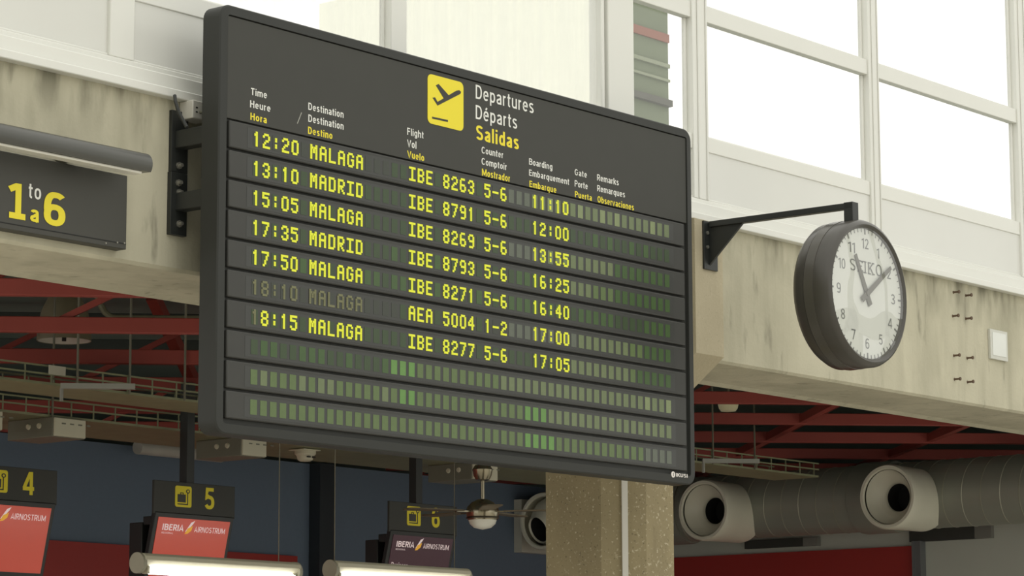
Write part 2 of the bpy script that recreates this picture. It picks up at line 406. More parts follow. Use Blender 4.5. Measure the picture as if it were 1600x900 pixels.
b = MB().box(18.2, 18.4, -12, 7.2, 0, 1.2).box(18.2, 18.4, -12, 7.2, 3.9, 4.3).box(18.2, 18.4, -12, 7.2, 8, 9)
for k in range(9): b.box(18.2, 18.45, -12+k*2.36, -11.7+k*2.36, 1.2, 8)
struct(b, 'unseen_reflection_wall', M_GREYW, smooth=False)  # unseen windowed wall, added to give the clock glass something to reflect

# --- clerestory windows
YW = 7.29
struct(MB().prism([(YW-.09, ZB1), (YW+.1, ZB1), (YW+.1, 3.955), (YW-.02, 3.955), (YW-.02, 3.925), (YW-.06, 3.925), (YW-.06, 3.868), (YW-.09, 3.868)], (1.5, 0, 0), EY, EZ, EX*16.5), 'trim_4', M_FRAME, bevel=.004)
MUL = [2.19, 3.70, 5.21, 6.67, 8.16, 9.577, 10.205, 11.695, 13.175, 14.67, 16.15]
MW = [.12, .12, .12, .12, .096, .186, .118, .095, .11, .12, .12]
for i, (x, w) in enumerate(zip(MUL, MW)):
    b = MB().box(x, x+w, YW-.02, YW+.03, 3.955, 6.3)
    if i in (6, 7, 8): b.box(x+w*.28, x+w*.36, YW-.026, YW-.02, 3.955, 6.3).box(x+w*.82, x+w*.9, YW-.026, YW-.02, 3.955, 6.3)
    if i == 5: b.box(x-.035, x-.012, YW-.01, YW+.06, 4.25, 4.78).box(x-.012, x, YW+.01, YW+.05, 4.25, 4.78)
    struct(b, 'trim_%d' % (i+5), M_FRAME, bevel=.004)
for i in range(len(MUL)-1):
    x0, x1 = MUL[i]+MW[i], MUL[i+1]
    e = thing('window_%d' % (i+1), None, None, ((x0+x1)/2, YW, 3.955)); e['kind'] = 'structure'
    b = MB().box(x0, x1, YW-.012, YW+.03, 4.18, 4.25).box(x0, x1, YW-.012, YW+.03, 4.785, 4.862).box(x0, x1, YW-.012, YW+.03, 5.6, 5.68)
    b.box(x0, x1, YW-.012, YW+.03, 3.955, 3.965)
    for z0, z1 in ((4.25, 4.785), (4.862, 5.6)):
        for xa in (x0, x1-.018): b.box(xa, xa+.018, YW+.012, YW+.028, z0, z1)
        b.box(x0+.018, x1-.018, YW+.012, YW+.028, z0, z0+.012)
    b.build('window_frame', M_FRAME, e, bevel=.003)
    MB().box(x0, x1, YW-.006, YW+.028, 3.965, 4.18).build('lower_panel', M_PANEL, e, smooth=False)
    g = M_FROST if i in (3, 4) else M_GLASS
    MB().box(x0+.018, x1-.018, YW+.018, YW+.024, 4.262, 4.785).build('glass_pane', g, e, smooth=False)
    MB().box(x0+.018, x1-.018, YW+.018, YW+.024, 4.874, 5.6).build('glass_pane', M_GLASS, e, smooth=False)

# --- building outside, seen through the narrow window
Yo = 24
xa, xb = aY(948, 100, Yo).x, aY(1044, 100, Yo).x
e = thing('building', 'grey green building outside, seen through the narrow clerestory pane beside the board', 'building', ((xa+xb)/2, Yo+2, 0))
ztp = aY(970, -60, Yo).z
MB().box(xa, xb, Yo, Yo+5, 0, ztp).build('facade', mat('facade_render', (112, 120, 98), .9, 0, .1, 1.2, stretch=(1, 1, 5)), e, smooth=False)
def band(name, ya, yb_, mt, d):
    z0, z1 = aY(1015, yb_, Yo).z, aY(1015, ya, Yo).z
    MB().box(xa, xb-.005, Yo-d, Yo+.1, z0, z1).build(name, mt, e, smooth=False)
MB().box(aY(903, 100, Yo).x, aY(960, 100, Yo).x, Yo-.3, Yo+5, 0, ztp).build('pale_strip_standin', mat('standin_white', (238, 238, 222), .9, 0, .04), e, smooth=False)  # made-up slab outside, standing in for a pale strip at the pane
band('red_band', 46, 59, mat('facade_red', (140, 98, 84), .8), .03)
band('balcony', 150, 160, mat('facade_dark', (92, 92, 84), .8), .08)
band('ledge', 93, 99, mat('facade_pale', (136, 142, 120), .8), .04)
band('ledge', 117, 121, mat('facade_pale', (136, 142, 120), .8), .04)

# --- column with corbel
YC = 7.48
e = thing('concrete_column', 'speckled concrete column with chamfered corners standing behind the board', 'column', (10.2, YC+.24, 0))
c = .14; X0, X1 = 9.955, 10.45
b = MB().prism([(10.10, YC), (10.305, YC), (X1, YC+c), (X1, YC+.45), (10.30, YC+.55), (10.10, YC+.55), (X0, YC+.45), (X0, YC+c)], (0, 0, 0), EX, EY, EZ*3.3)
b.build('shaft', M_COLUMN, e, smooth=False)
b = MB().prism([(7.19, ZB1+.0), (7.19, 3.235), (YC+.02, 3.0), (YC+.1, 3.0), (YC+.1, ZB0), (YB, ZB0), (YB, ZB1)], (10.09, 0, 0), EY, EZ, EX*.212)
b.build('corbel', M_CORBEL, e, smooth=False)
d = Vector((10.10, YC, 0)); d2 = Vector((X0, YC+c, 0)); f = d2.lerp(d, .52); nrm = Vector((-c, -(10.10-X0), 0)).normalized()
b = MB(); t = (d-d2).normalized(); o = f+nrm*.0
b.hexa([o-t*.013, o+t*.013, o+t*.013+nrm*.016, o-t*.013+nrm*.016, o-t*.013+EZ*3.05, o+t*.013+EZ*3.05, o+t*.013+nrm*.016+EZ*3.05, o-t*.013+nrm*.016+EZ*3.05])
tag(b.build('cable_conduit', M_CONDUIT), 'thin white cable conduit running up the chamfer of the concrete column', 'conduit')

# ================================================================ DEPARTURES BOARD
BX0, BX1, BZ0, BZ1, BY = 6.947, 9.806, 2.622, 4.157, 7.0
board = thing('departures_board', 'large charcoal flight departures board with yellow lettering, bracketed to the concrete beam', 'departures board', ((BX0+BX1)/2, 7.04, BZ0))
b = MB()
def ring(mb, rects, ys):
    """loft rounded rectangles (inset, y)"""
    R = []
    for ins, y, r in rects:
        R.append([mb.b.verts.new((px, y, pz)) for px, pz in rrect(BX0+ins, BX1-ins, BZ0+ins, BZ1-ins, r)])
    n = len(R[0])
    for A, B in zip(R, R[1:]):
        for i in range(n): mb.b.faces.new([A[i], A[(i+1) % n], B[(i+1) % n], B[i]])
    return R
R = ring(b, [(.0, 7.085, .05), (0, 7.004, .05), (.005, 6.999, .046), (.036, 6.997, .012), (.038, 7.012, .01)], None)
b.b.faces.new(R[0])
b.b.faces.new(R[-1])
b.build('casing', M_CASE, board)
XI0, XI1, ZI0, ZI1, ZH = 6.992, 9.742, 2.668, 4.119, 3.741
hp = MB().box(BX0+.0395, BX1-.0395, 7.001, 7.011, ZH+.004, BZ1-.0395).build('header_panel', M_FACE, board, bevel=.002)
YT = 7.0008
HEAD = [  # text, left, cap-top, baseline, right, bold, yellow
 ('Departures', 743.3, 132, 153.75, 833.8, .003, 0), ('Départs', 743.3, 163.75, 185.3, 808, .003, 0), ('Salidas', 744, 195, 217.5, 810.8, .013, 1),
 ('Time', 392, 137, 148, 417, .0085, 0), ('Heure', 390.8, 156.3, 167.5, 422.5, .0085, 0), ('Hora', 391.3, 175.8, 187, 416.8, .013, 1),
 ('Destination', 481.8, 160, 171.3, 536.8, .0085, 0), ('Destination', 481.8, 178.5, 190, 536.8, .0085, 0), ('Destino', 481.3, 197.5, 208.8, 519.3, .013, 1),
 ('Flight', 636.3, 199.3, 210.5, 661.8, .0085, 0), ('Vol', 636.5, 217.8, 229.3, 650.6, .0085, 0), ('Vuelo', 636.7, 235.2, 246, 662.8, .013, 1),
 ('Counter', 752.5, 228.8, 239.3, 786.3, .0085, 0), ('Comptoir', 752.5, 246.3, 256.8, 791.8, .0085, 0), ('Mostrador', 753, 263.3, 274.3, 797, .013, 1),
 ('Boarding', 826.8, 247, 257, 863, .0085, 0), ('Embarquement', 826.8, 264.5, 274.3, 889.3, .0085, 0), ('Embarque', 827.3, 282, 292, 869.3, .013, 1),
 ('Gate', 898, 263.8, 273.3, 917, .0085, 0), ('Porte', 898, 281.3, 291.3, 918.3, .0085, 0), ('Puerta', 898.3, 298.3, 307.8, 924.7, .013, 1),
 ('Remarks', 933, 272, 281.8, 966.8, .0085, 0), ('Remarques', 933.2, 288.8, 298.6, 976.5, .0085, 0), ('Observaciones', 933.7, 305.9, 316, 990.5, .013, 1)]
for t, x0, yt, yb_, x1, bold, yy in HEAD:
    b = MB()
    p0 = aY(x0, yb_, YT); z1 = aY(x0, yt, YT).z; xr = aY(x1, yb_+(x1-x0)*.24, YT).x
    add_text(b, t, (p0.x, YT, p0.z), EX, EZ, xr-p0.x, z1-p0.z, bold)
    b.build('yellow_heading' if yy else 'white_heading', M_YELLOW if yy else M_WHITE, hp, smooth=False)
# pictogram
q0 = aY(668, 115, YT); q1 = aY(723.8, 205, YT)
px0, px1, pz1 = q0.x, q1.x, (q0.z+aY(723.8, 129, YT).z)/2; pz0 = (q1.z+aY(668, 192.5, YT).z)/2
b = MB(); b.prism(rrect(px0, px1, pz0, pz1, .022), (0, 6.9995, 0), EX, EZ, EY*.004)
b.slot = 1
W, H = px1-px0, pz1-pz0
def P(l): return [(px0+W*a, pz0+H*c_) for a, c_ in l]
o = (0, 6.9988, 0)
b.prism(P([(.12, .105), (.56, .115), (.56, .155), (.12, .145)]), o, EX, EZ, EY*.003)
fus = [(.13, .53), (.20, .55), (.27, .47), (.44, .575), (.22, .80), (.30, .84), (.58, .665), (.80, .80), (.88, .825), (.93, .80), (.91, .755), (.84, .715), (.27, .395)]
b.prism(P(fus), o, EX, EZ, EY*.003)
b.build('departure_pictogram', [M_YELLOW, M_FACE], hp, smooth=False)
b = MB().prism([(0, 0), (.004, 0), (.026, .045), (.022, .045)], aY(464, 193, YT), EX, EZ, EY*.001)
b.build('scratch', mat('scratch_grey', (160, 160, 150)), hp, smooth=False)

# rows
G5 = {'0': '01110 10001 10001 10001 10001 10001 01110', '1': '00100 01100 00100 00100 00100 00100 00100', '2': '01110 10001 00001 00110 01000 10000 11111',
 '3': '01110 10001 00001 00110 00001 10001 01110', '4': '00010 00110 01010 10010 11111 00010 00010', '5': '11111 10000 11110 00001 00001 10001 01110',
 '6': '01110 10000 10000 11110 10001 10001 01110', '7': '11111 00001 00010 00010 00100 00100 01000', '8': '01110 10001 10001 01110 10001 10001 01110',
 '9': '01110 10001 10001 01111 00001 00001 01110', ':': '00000 00100 00100 00000 00100 00100 00000', '-': '00000 00000 00000 11111 00000 00000 00000',
 'M': '10001 11011 10101 10101 10001 10001 10001', 'A': '01110 10001 10001 11111 10001 10001 10001', 'L': '10000 10000 10000 10000 10000 10000 11111',
 'G': '01110 10001 10000 10011 10001 10001 01110', 'D': '11110 10001 10001 10001 10001 10001 11110', 'R': '11110 10001 10001 11110 10100 10010 10001',
 'I': '11111 00100 00100 00100 00100 00100 11111', 'B': '11110 10001 10001 11110 10001 10001 11110', 'E': '11111 10000 10000 11110 10000 10000 11111'}
ROWS = [('12:20', 'MALAGA', 'IBE 8263', '5-6', '11:10'), ('13:10', 'MADRID', 'IBE 8791', '5-6', '12:00'), ('15:05', 'MALAGA', 'IBE 8269', '5-6', '13:55'),
        ('17:35', 'MADRID', 'IBE 8793', '5-6', '16:25'), ('17:50', 'MALAGA', 'IBE 8271', '5-6', '16:40'), ('18:10', 'MALAGA', 'AEA 5004', '1-2', '17:00'),
        ('18:15', 'MALAGA', 'IBE 8277', '5-6', '17:05'), None, None, None]
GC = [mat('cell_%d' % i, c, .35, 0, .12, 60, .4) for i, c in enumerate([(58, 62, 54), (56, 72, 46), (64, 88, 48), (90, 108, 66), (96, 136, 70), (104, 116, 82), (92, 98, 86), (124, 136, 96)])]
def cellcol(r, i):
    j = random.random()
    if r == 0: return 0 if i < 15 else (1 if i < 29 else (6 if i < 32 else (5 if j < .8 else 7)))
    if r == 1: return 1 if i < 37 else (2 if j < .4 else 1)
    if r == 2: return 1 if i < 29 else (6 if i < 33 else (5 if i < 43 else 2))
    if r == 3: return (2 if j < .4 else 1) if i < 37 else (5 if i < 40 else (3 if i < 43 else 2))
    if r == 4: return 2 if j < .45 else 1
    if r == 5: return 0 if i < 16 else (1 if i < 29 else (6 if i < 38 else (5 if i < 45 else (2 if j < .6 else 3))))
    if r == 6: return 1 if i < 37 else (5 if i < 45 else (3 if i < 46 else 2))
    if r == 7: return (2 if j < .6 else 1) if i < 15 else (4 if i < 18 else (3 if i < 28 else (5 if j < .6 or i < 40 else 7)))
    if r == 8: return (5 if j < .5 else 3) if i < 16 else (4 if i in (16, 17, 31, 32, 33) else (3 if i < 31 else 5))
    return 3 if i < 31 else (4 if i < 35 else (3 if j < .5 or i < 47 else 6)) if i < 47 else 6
P0, PITCHX, CW = 7.1306, .0496, .0335
RH = (ZH-2.671)/10
for r in range(10):
    zt = ZH-RH*r; zb = zt-RH
    rw = MB().box(XI0+.004, XI1-.002, 6.995, 7.013, zb+.0065, zt-.003).build('display_row', M_ROW, board, bevel=.0045)
    ci = MB().box(7.085, 9.66, 6.9945, 6.9965, zb+RH*.17, zb+RH*.86).build('display_window', mat('window_tint', (54, 55, 52), .4), rw, smooth=False)
    zc0, zc1 = zb+RH*.27, zb+RH*.77
    chars = {}
    if ROWS[r]:
        for k, t in zip((0, 6, 17, 26, 32), ROWS[r]):
            for a, chh in enumerate(t):
                if chh != ' ': chars[k+a] = chh
    b = MB(); fld = {}
    for i in range(51):
        xc = P0+PITCHX*i
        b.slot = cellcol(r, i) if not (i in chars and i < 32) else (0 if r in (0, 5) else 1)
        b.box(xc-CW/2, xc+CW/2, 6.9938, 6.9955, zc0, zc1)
        if i in chars:
            g = G5[chars[i]].split()
            dim = (r == 5 and i < 12) or (r == 6 and i == 0)
            fk = [k for k in (0, 6, 17, 26, 32) if k <= i][-1]
            tgt = fld.setdefault((fk, dim), MB())
            pw, ph = CW/5, (zc1-zc0)/7
            for gy, line in enumerate(g):
                # merge horizontal runs
                k = 0
                while k < 5:
                    if line[k] == '1':
                        k2 = k
                        while k2 < 5 and line[k2] == '1': k2 += 1
                        tgt.box(xc-CW/2+pw*k-pw*.26, xc-CW/2+pw*k2+pw*.26, 6.9925, 6.994, zc1-ph*(gy+1)-ph*.05, zc1-ph*gy+ph*.05)
                        k = k2
                    else: k += 1
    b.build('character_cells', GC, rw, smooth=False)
    for (fk, dim), mb_ in fld.items():
        o = mb_.build({0: 'time_text', 6: 'destination_text', 17: 'flight_text', 26: 'counter_text', 32: 'boarding_text'}[fk], M_DIM if dim else M_LIT, rw, smooth=False)
        if dim: o['label'] = 'faded barely lit characters'
# maker's badge, bottom right
z0 = aY(1072, 748, 6.998).z
xl, xr = aY(1048.5, 745, 6.998).x, aY(1073.5, 748, 6.998).x
b = MB().prism([(xl+.013+.013*math.cos(a), z0+.0115+.013*math.sin(a)) for a in (math.pi*2*i/16 for i in range(16))], (0, 6.9955, 0), EX, EZ, EY*.002)
b.slot = 1; b.box(xl+.0115, xl+.0145, 6.9945, 6.9955, z0+.004, z0+.019)
b.slot = 0; add_text(b, 'IKUSI', (xl+.031, 6.9952, z0+.004), EX, EZ, xr-xl-.031, .015, .015)
b.build('maker_badge', [mat('badge_white', (232, 226, 220)), M_FACE], board, smooth=False)

# wall bracket holding the board
br = thing('board_bracket', 'black steel wall bracket with two arms holding the left edge of the departures board', 'bracket', (6.97, 7.2, 3.3))
pl0, pl1 = aY(265, 366, 7.228), aY(290.5, 369, 7.228)
pz1_ = aY(266, 171, 7.228).z; zm = aY(266, 268, 7.228).z
MB().box(pl0.x, pl1.x, 7.224, YB, zm+.002, pz1_).box(pl0.x-.004, pl1.x-.004, 7.220, YB, pl0.z, zm).build('wall_plate', M_BLACK, br, bevel=.001)
for ya, yb_ in ((196, 224), (294.5, 322)):
    t0, t1 = aY(316, ya, 7.086), aY(316, yb_, 7.086)
    MB().box(t0.x, t0.x+.05, 7.084, 7.224, t1.z, t0.z).build('arm', M_BLACK, br, bevel=.003)
for x, y in ((279, 259), (278, 286), (279, 301), (279, 350)):
    p = aY(x, y, 7.222)
    MB().lathe(p, -EY, [(.013, 0), (.013, .008), (.007, .008), (.007, .02), (0, .02)], 8).build('bolt', M_BOLT, br)
# junction box and cable
jb = thing('junction_box', 'small white junction box under the window sill, left of the board', 'junction box', aY(305, 185, 7.2))
q0, q1 = aY(301, 184, 7.17), aY(322, 160, 7.17)
MB().box(q0.x, q1.x+.02, 7.17, YB, q0.z, q1.z).build('housing', M_CONDUIT, jb, bevel=.004)
MB().cyl((q0.x+.035, 7.168, (q0.z+q1.z)/2-.008), (q0.x+.035, 7.15, (q0.z+q1.z)/2-.008), .006).build('connector', M_GREYBOX, jb)
for k in (0, 1): MB().box(q0.x+.015, q0.x+.024, 7.1685, 7.17, q0.z+.022+k*.016, q0.z+.027+k*.016).build('slot', M_GAP, jb, smooth=False)
b = MB().tube([aY(273, 149, 7.18), aY(274, 158, 7.17), aY(279, 175, 7.16), aY(286, 188, 7.15), aY(292, 199, 7.13)], .0065)
tag(b.build('cable', M_BLACK), 'black cable dropping from the sill to the upper arm of the board bracket', 'cable')

# ================================================================ COUNTER DIRECTION SIGN, far left
sg = thing('direction_sign', 'dark sign panel reading 1 to 6 fixed on the concrete beam', 'sign', (5.4, 7.2, 3.25))
sx1, sz0, sz1 = 6.692, 3.254, 3.515
MB().box(4.3, sx1, 7.19, YB, sz0, sz1).build('panel', M_SIGN, sg, bevel=.002)
MB().box(4.3, sx1-.002, 7.1885, 7.19, sz0+.018, sz0+.021).build('seam', M_GAP, sg, smooth=False)
def stext(t, x0, ytop, ybase, x1, ybr, bold, mt, nm):
    b = MB(); Y = 7.1885; p0 = aY(x0, ybase, Y); z1 = aY(x0, ytop, Y).z; xr = aY(x1, ybr, Y).x
    add_text(b, t, (p0.x, Y, p0.z), EX, EZ, xr-p0.x, z1-p0.z, bold); b.build(nm, mt, sg, smooth=False)
stext('J', 14, 284, 339.5, 39.5, 343, .014, M_YELLOW, 'yellow_numeral')
stext('6', 68, 297, 350, 102, 352, .014, M_YELLOW, 'yellow_numeral')
stext('to', 44.5, 285, 309, 64, 312, .005, M_WHITE, 'white_text')
stext('a', 47, 319, 345.5, 60.5, 347, .014, M_YELLOW, 'yellow_text')
for x, y in ((165, 380), (183, 379), (194, 380)):
    MB().lathe(aY(x, y, 7.19), -EY, [(.004, 0), (.003, .003), (0, .003)], 8).build('rivet', M_BOLT, sg)
ld = thing('sign_lamp', 'long round grey sign lamp mounted above the 1 to 6 panel', 'lamp', (5.4, 7.08, 3.5))
ex = aY(236, 259, 7.07); lz = ex.z; lx1 = ex.x-.015
prof = [(math.cos(a)*.04, math.sin(a)*.042) for a in (math.radians(-35+i*15) for i in range(18))]
MB().prism([(7.085+a, lz+c_) for a, c_ in prof], (4.3, 0, 0), EY, EZ, EX*(lx1-4.3)).build('housing', mat('lamp_grey', (84, 84, 80), .3, .4, .08), ld)
MB().box(4.3, lx1-.03, 7.066, 7.112, lz-.036, lz-.026).build('diffuser', M_OPAL, ld, bevel=.003)
MB().box(5.4, 5.46, 7.10, YB, lz, lz+.02).box(6.4, 6.46, 7.10, YB, lz, lz+.02).build('mount', M_BLACK, ld)

# ================================================================ CLOCK
cc = Vector((10.245, 6.395, 3.437)); RO, RG = .318, .284
ck = thing('wall_clock', 'round charcoal clock with white dial showing ten past eleven, hung from a black arm', 'clock', cc-EZ*RO)
MB().lathe(cc, EY, [(RG-.004, .012), (RG, .0), (RG+.012, -.008), (RO-.008, .0), (RO, .016), (RO, .075)], 72, caps=False).build('bezel', M_CLOCK, ck)
MB().lathe(cc, EY, [(RO-.012, .072), (RO+.002, .075), (RO+.003, .12), (RO-.012, .122)], 72, caps=False).build('band', mat('clock_band', (74, 71, 64), .25), ck)
MB().lathe(cc, EY, [(RO-.008, .118), (RO, .125), (RO-.002, .16), (RO-.02, .185), (RO-.07, .203), (0, .205)], 72, caps=False).build('back_shell', M_CLOCK, ck)
dial = MB().lathe(cc, EY, [(0, .012), (RG+.004, .012), (RG+.004, .02), (0, .02)], 72, caps=False).build('dial', M_DIAL, ck)
yd = cc.y+.0112
b = MB()
for h in range(1, 13):
    a = math.radians(90-30*h); t = str(h); w = .03*(1 if len(t) == 1 else 1.75)
    add_text(b, t, (cc.x+RG*.76*math.cos(a)-w/2, yd, cc.z+RG*.76*math.sin(a)-.022), EX, EZ, w*(0.6 if t == '1' else 1), .044, 0)
b.build('numerals', M_NUM, dial, smooth=False)
b = MB()
for k in range(60):
    a = math.radians(6*k); r0, r1, w = (RG*.9, RG*.985, .004) if k % 5 == 0 else (RG*.93, RG*.985, .0018)
    u = Vector((math.cos(a), 0, math.sin(a))); v = Vector((-math.sin(a), 0, math.cos(a)))
    o = Vector((cc.x, yd-.0008, cc.z))
    b.hexa([o+u*r0-v*w, o+u*r1-v*w, o+u*r1+v*w, o+u*r0+v*w]+[o+u*r0-v*w+EY*.001, o+u*r1-v*w+EY*.001, o+u*r1+v*w+EY*.001, o+u*r0+v*w+EY*.001])
b.build('minute_marks', M_NUM, dial, smooth=False)
b = MB()
# serif brand lettering, drawn as strokes with slab serifs
add_text(b, 'SEIKO', (cc.x-.122, yd-.0006, cc.z+.088), EX, EZ, .25, .05, -.004, True)
b.build('brand_text', M_NUM, dial, smooth=False)
def hand(nm, ang, L_, tail, w, y):
    a = math.radians(90-ang); u = Vector((math.cos(a), 0, math.sin(a))); v = Vector((-math.sin(a), 0, math.cos(a)))
    MB().prism([(-tail, -w*1.15), (L_, -w*.72), (L_, w*.72), (-tail, w*1.15)], Vector((cc.x, y, cc.z)), u, v, EY*.002).build(nm, M_HAND, ck)
hand('hour_hand', -28, .18, .055, .0135, yd-.005)
hand('minute_hand', 55, .235, .055, .0115, yd-.009)
MB().lathe((cc.x, yd-.012, cc.z), EY, [(0, 0), (.012, 0), (.012, .011)], 20).build('hub', M_HAND, ck)
MB().lathe(cc, EY, [(RG-.002, -.001), (RG*.6, -.012), (0, -.016)], 48, caps=False).build('glass', M_CLOCKGLASS, ck)
bk = thing('clock_bracket', 'black steel arm bracket on the column corbel carrying the round clock', 'bracket', (10.2, 7.19, 3.4))
ab = aY(1108, 350, 7.19); ax_ = 10.19
y_end = 6.42; z_end = aY(1333, 318, y_end+.02).z; z_beg = ab.z+.008
MB().bar((ax_, 7.17, z_beg-.015), (ax_, y_end, z_end-.014), .034, .026).build('arm', M_BLACK, bk, bevel=.002)
MB().box(ax_-.017, ax_+.03, y_end-.0, y_end+.045, cc.z+RO-.01, z_end+.002).build('drop_post', M_BLACK, bk, bevel=.002)
q0, q1 = aY(1099, 420, 7.186), aY(1120, 418, 7.186)
MB().box(q0.x, q1.x, 7.180, 7.19, q0.z, z_beg).build('back_plate', M_BLACK, bk, bevel=.001)
MB().prism([(7.18, q0.z+.02), (7.18, z_beg-.005), (6.98, z_beg-.012)], (ax_-.006, 0, 0), EY, EZ, EX*.012).build('gusset', M_BLACK, bk, smooth=False)
for x, y in ((1105, 364), (1105, 386)):
    MB().lathe(aY(x, y, 7.18), -EY, [(.008, 0), (.008, .006), (0, .007)], 8).build('bolt', M_BOLT, bk)

# ================================================================ FIXINGS ON THE BEAM, right
names = [['upper left', 'upper right'], ['second row left', 'second row right'], ['third row left', 'third row right'], ['bottom left', 'bottom right']]
pts = [(1492.6, 456.8), (1512, 461.8), (1491.6, 493.8), (1512, 498), (1493.3, 555.6), (1514, 559.6), (1494.4, 592.6), (1514.7, 596.9)]
for i, (x, y) in enumerate(pts):
    p = aY(x-3, y, YB)
    b = MB().lathe(p, -EY, [(.008, 0), (.008, -.0), (.005, .004), (.005, .03), (.009, .03), (.009, .036), (0, .036)], 10)
    tag(b.build('bolt_stub', M_RUST), 'rusty bolt stub on the beam right of the clock, %s of eight' % names[i//2][i % 2], 'bolt', 'bolt stubs on the beam')
pq = thing('wall_plaque', 'small pale plaque screwed to the beam near the right edge', 'plaque', aY(1560, 565, 7.22))
p0, p1 = aY(1548.5, 560, 7.225), aY(1574, 519, 7.225)
MB().box(p0.x, p1.x, 7.225, YB, p0.z, p1.z).build('plate', mat('plaque_grey', (200, 200, 190), .3, 0, .05), pq, bevel=.002)
MB().box(p0.x+.02, p1.x-.02, 7.223, 7.225, p0.z+.02, p1.z-.015).build('insert', mat('plaque_white', (222, 224, 218), .15, 0, .04, 12), pq, smooth=False)

# ================================================================ ROOF TRUSSES (space grid at 45 degrees)
S2 = 2**.5; U1 = Vector((1, -1, 0))/S2; U2 = Vector((1, 1, 0))/S2
def clip(o, d, x0, x1, y0, y1):
    lo, hi = -99, 99
    for a, mn, mx in ((0, x0, x1), (1, y0, y1)):
        t0, t1 = sorted(((mn-o[a])/d[a], (mx-o[a])/d[a])); lo = max(lo, t0); hi = min(hi, t1)
    return (lo, hi) if hi-lo > .8 else None
def ordn(k): return ['first', 'second', 'third', 'fourth', 'fifth', 'sixth', 'seventh', 'eighth', 'ninth', 'tenth', 'eleventh', 'twelfth', 'thirteenth', 'fourteenth', 'fifteenth', 'sixteenth'][k]
MOD = 1.09; HT = .5
for side, (tlo, thi), zb, s_list in (('left', (-9, 1.15), 3.40, [11.65+MOD*(k-1) for k in range(7)]), ('right', (1.15, 14), 3.485, [14.95+MOD*k for k in range(7)])):
    for k, s in enumerate(s_list):
        o = U2*s
        c_ = clip(o, U1, 4.2, 18.7, YB+.56, 17.7)
        if not c_: continue
        t0, t1 = max(c_[0], tlo), min(c_[1], thi)
        if t1-t0 < 1: continue
        A, B = o+U1*t0, o+U1*t1
        e = thing('roof_truss', 'red steel roof truss %s of the board, %s back from the concrete beam' % (side, ordn(k)), 'roof truss', (A+B)/2+EZ*zb, 'red trusses %s of the board' % side)
        MB().bar(A+EZ*zb, B+EZ*zb, .05, .07).build('bottom_chord', M_RED, e, bevel=.004)
        MB().bar(A+EZ*(zb+HT), B+EZ*(zb+HT), .05, .06).build('top_chord', mat('dark_steel', (62, 68, 64), .6), e, bevel=.004)['label'] = 'dark grey upper chord'
        n0 = math.ceil((t0-.3)/MOD); n1 = math.floor((t1-.3)/MOD)
        for i in range(n0, n1+1):
            t = .3+i*MOD
            N = o+U1*t+EZ*zb
            for dt in ((.9,) if (i+k) % 2 else ()):
                if not t0 <= t+dt*MOD <= t1: continue
                MB().bar(N, o+U1*(t+dt*MOD)+EZ*(zb+HT), .028, .028).build('brace', M_RED, e)
            MB().box(-.09, .09, -.004, .004, -.02, .09).build('gusset_plate', M_RED, e).matrix_local = Matrix.Translation(N-ORG[e.name]) @ Matrix.Rotation(-math.pi/4, 4, 'Z')
    if side == 'right': TL = [3.53, 4.6, 5.7, 6.8]
    else: TL = [-3.6, -2.5]
    for k, t in enumerate(TL):
        o = U1*t; c_ = clip(o, U2, 4.2, 18.7, YB+.56, 17.7)
        if not c_: continue
        A, B = o+U2*c_[0], o+U2*min(c_[1], 26)
        lab = 'red cross beam running away from view under the roof, %s' % (('%s right of the concrete column' % ordn(k)) if side == 'right' else ('%s from the left' % ordn(k)))
        tag(MB().bar(A+EZ*(zb-.0), B+EZ*(zb-.0), .045, .05).build('cross_beam', M_RED), lab, 'roof beam', 'red cross beams')
# stout diagonal strut on the left
p0, p1 = aD(238, 462, 15.0), aD(304, 600, 15.6)
tag(MB().bar(p0+EZ*.0, p1, .06, .06).build('diagonal_strut', M_RED), 'stout red diagonal strut sloping down beside the left edge of the board', 'roof strut')

# ================================================================ CABLE TRAYS
def tray(label, Y, z, x0, x1, w, h, rods, pitch=.16):
    e = thing('cable_tray', label, 'cable tray', ((x0+x1)/2, Y+w/2, z), 'cable trays')
    MB().box(x0, x1, Y, Y+w, z-.012, z).build('tray_floor', M_TRAY, e, smooth=False)
    for y in (Y, Y+w):
        b = MB()
        for zz in (z+h*.5, z+h): b.bar((x0, y, zz), (x1, y, zz), .008)
        n = int((x1-x0)/pitch)
        for i in range(n+1): b.bar((x0+i*pitch, y, z), (x0+i*pitch, y, z+h), .006)
        b.build('side_mesh', M_TRAY, e, smooth=False)
    for x in rods:
        MB().bar((x, Y-.012, z-.012), (x, Y-.012, 3.95), .008).build('hanger_rod', M_WIRE, e, smooth=False)
    return e
zt1 = 3.195
tray('upper wire cable tray hung under the red trusses, passing behind the board', 9.9, zt1, 6.2, aY(1279, 735, 9.9).x, .34, .075, [aY(x, 600, 9.9).x for x in (118, 200, 286, 1110, 1175)])
tray('lower wide cable tray hung above the blue wall with white boxes under it', 10.75, 3.17, 6.2, 14.9, .62, .075, [aY(x, 620, 10.75).x for x in (80, 560)], .15)
for lab, p in (('grey strut bar below the upper tray at the left', aZ(153, 607, 3.16)), ('grey strut bar below the tray right of the board', aZ(1142, 723, 3.16))):
    tag(MB().bar(p-U1*.17+EZ*.01, p+U1*.17+EZ*.01, .03, .025).bar(p-U1*.165, p-U1*.165-EZ*.06, .012).build('strut_bar', mat('strut_grey', (150, 150, 142), .5, .2), smooth=False), lab, 'strut bar')
b = MB().box(-.05, .05, 0, .006, 0, .042)
o = b.build('tray_label', mat('label_white', (190, 186, 170)), None, smooth=False); o.location = aY(89, 586, 9.88); tag(o, 'small white label plate clipped on the upper cable tray', 'label')
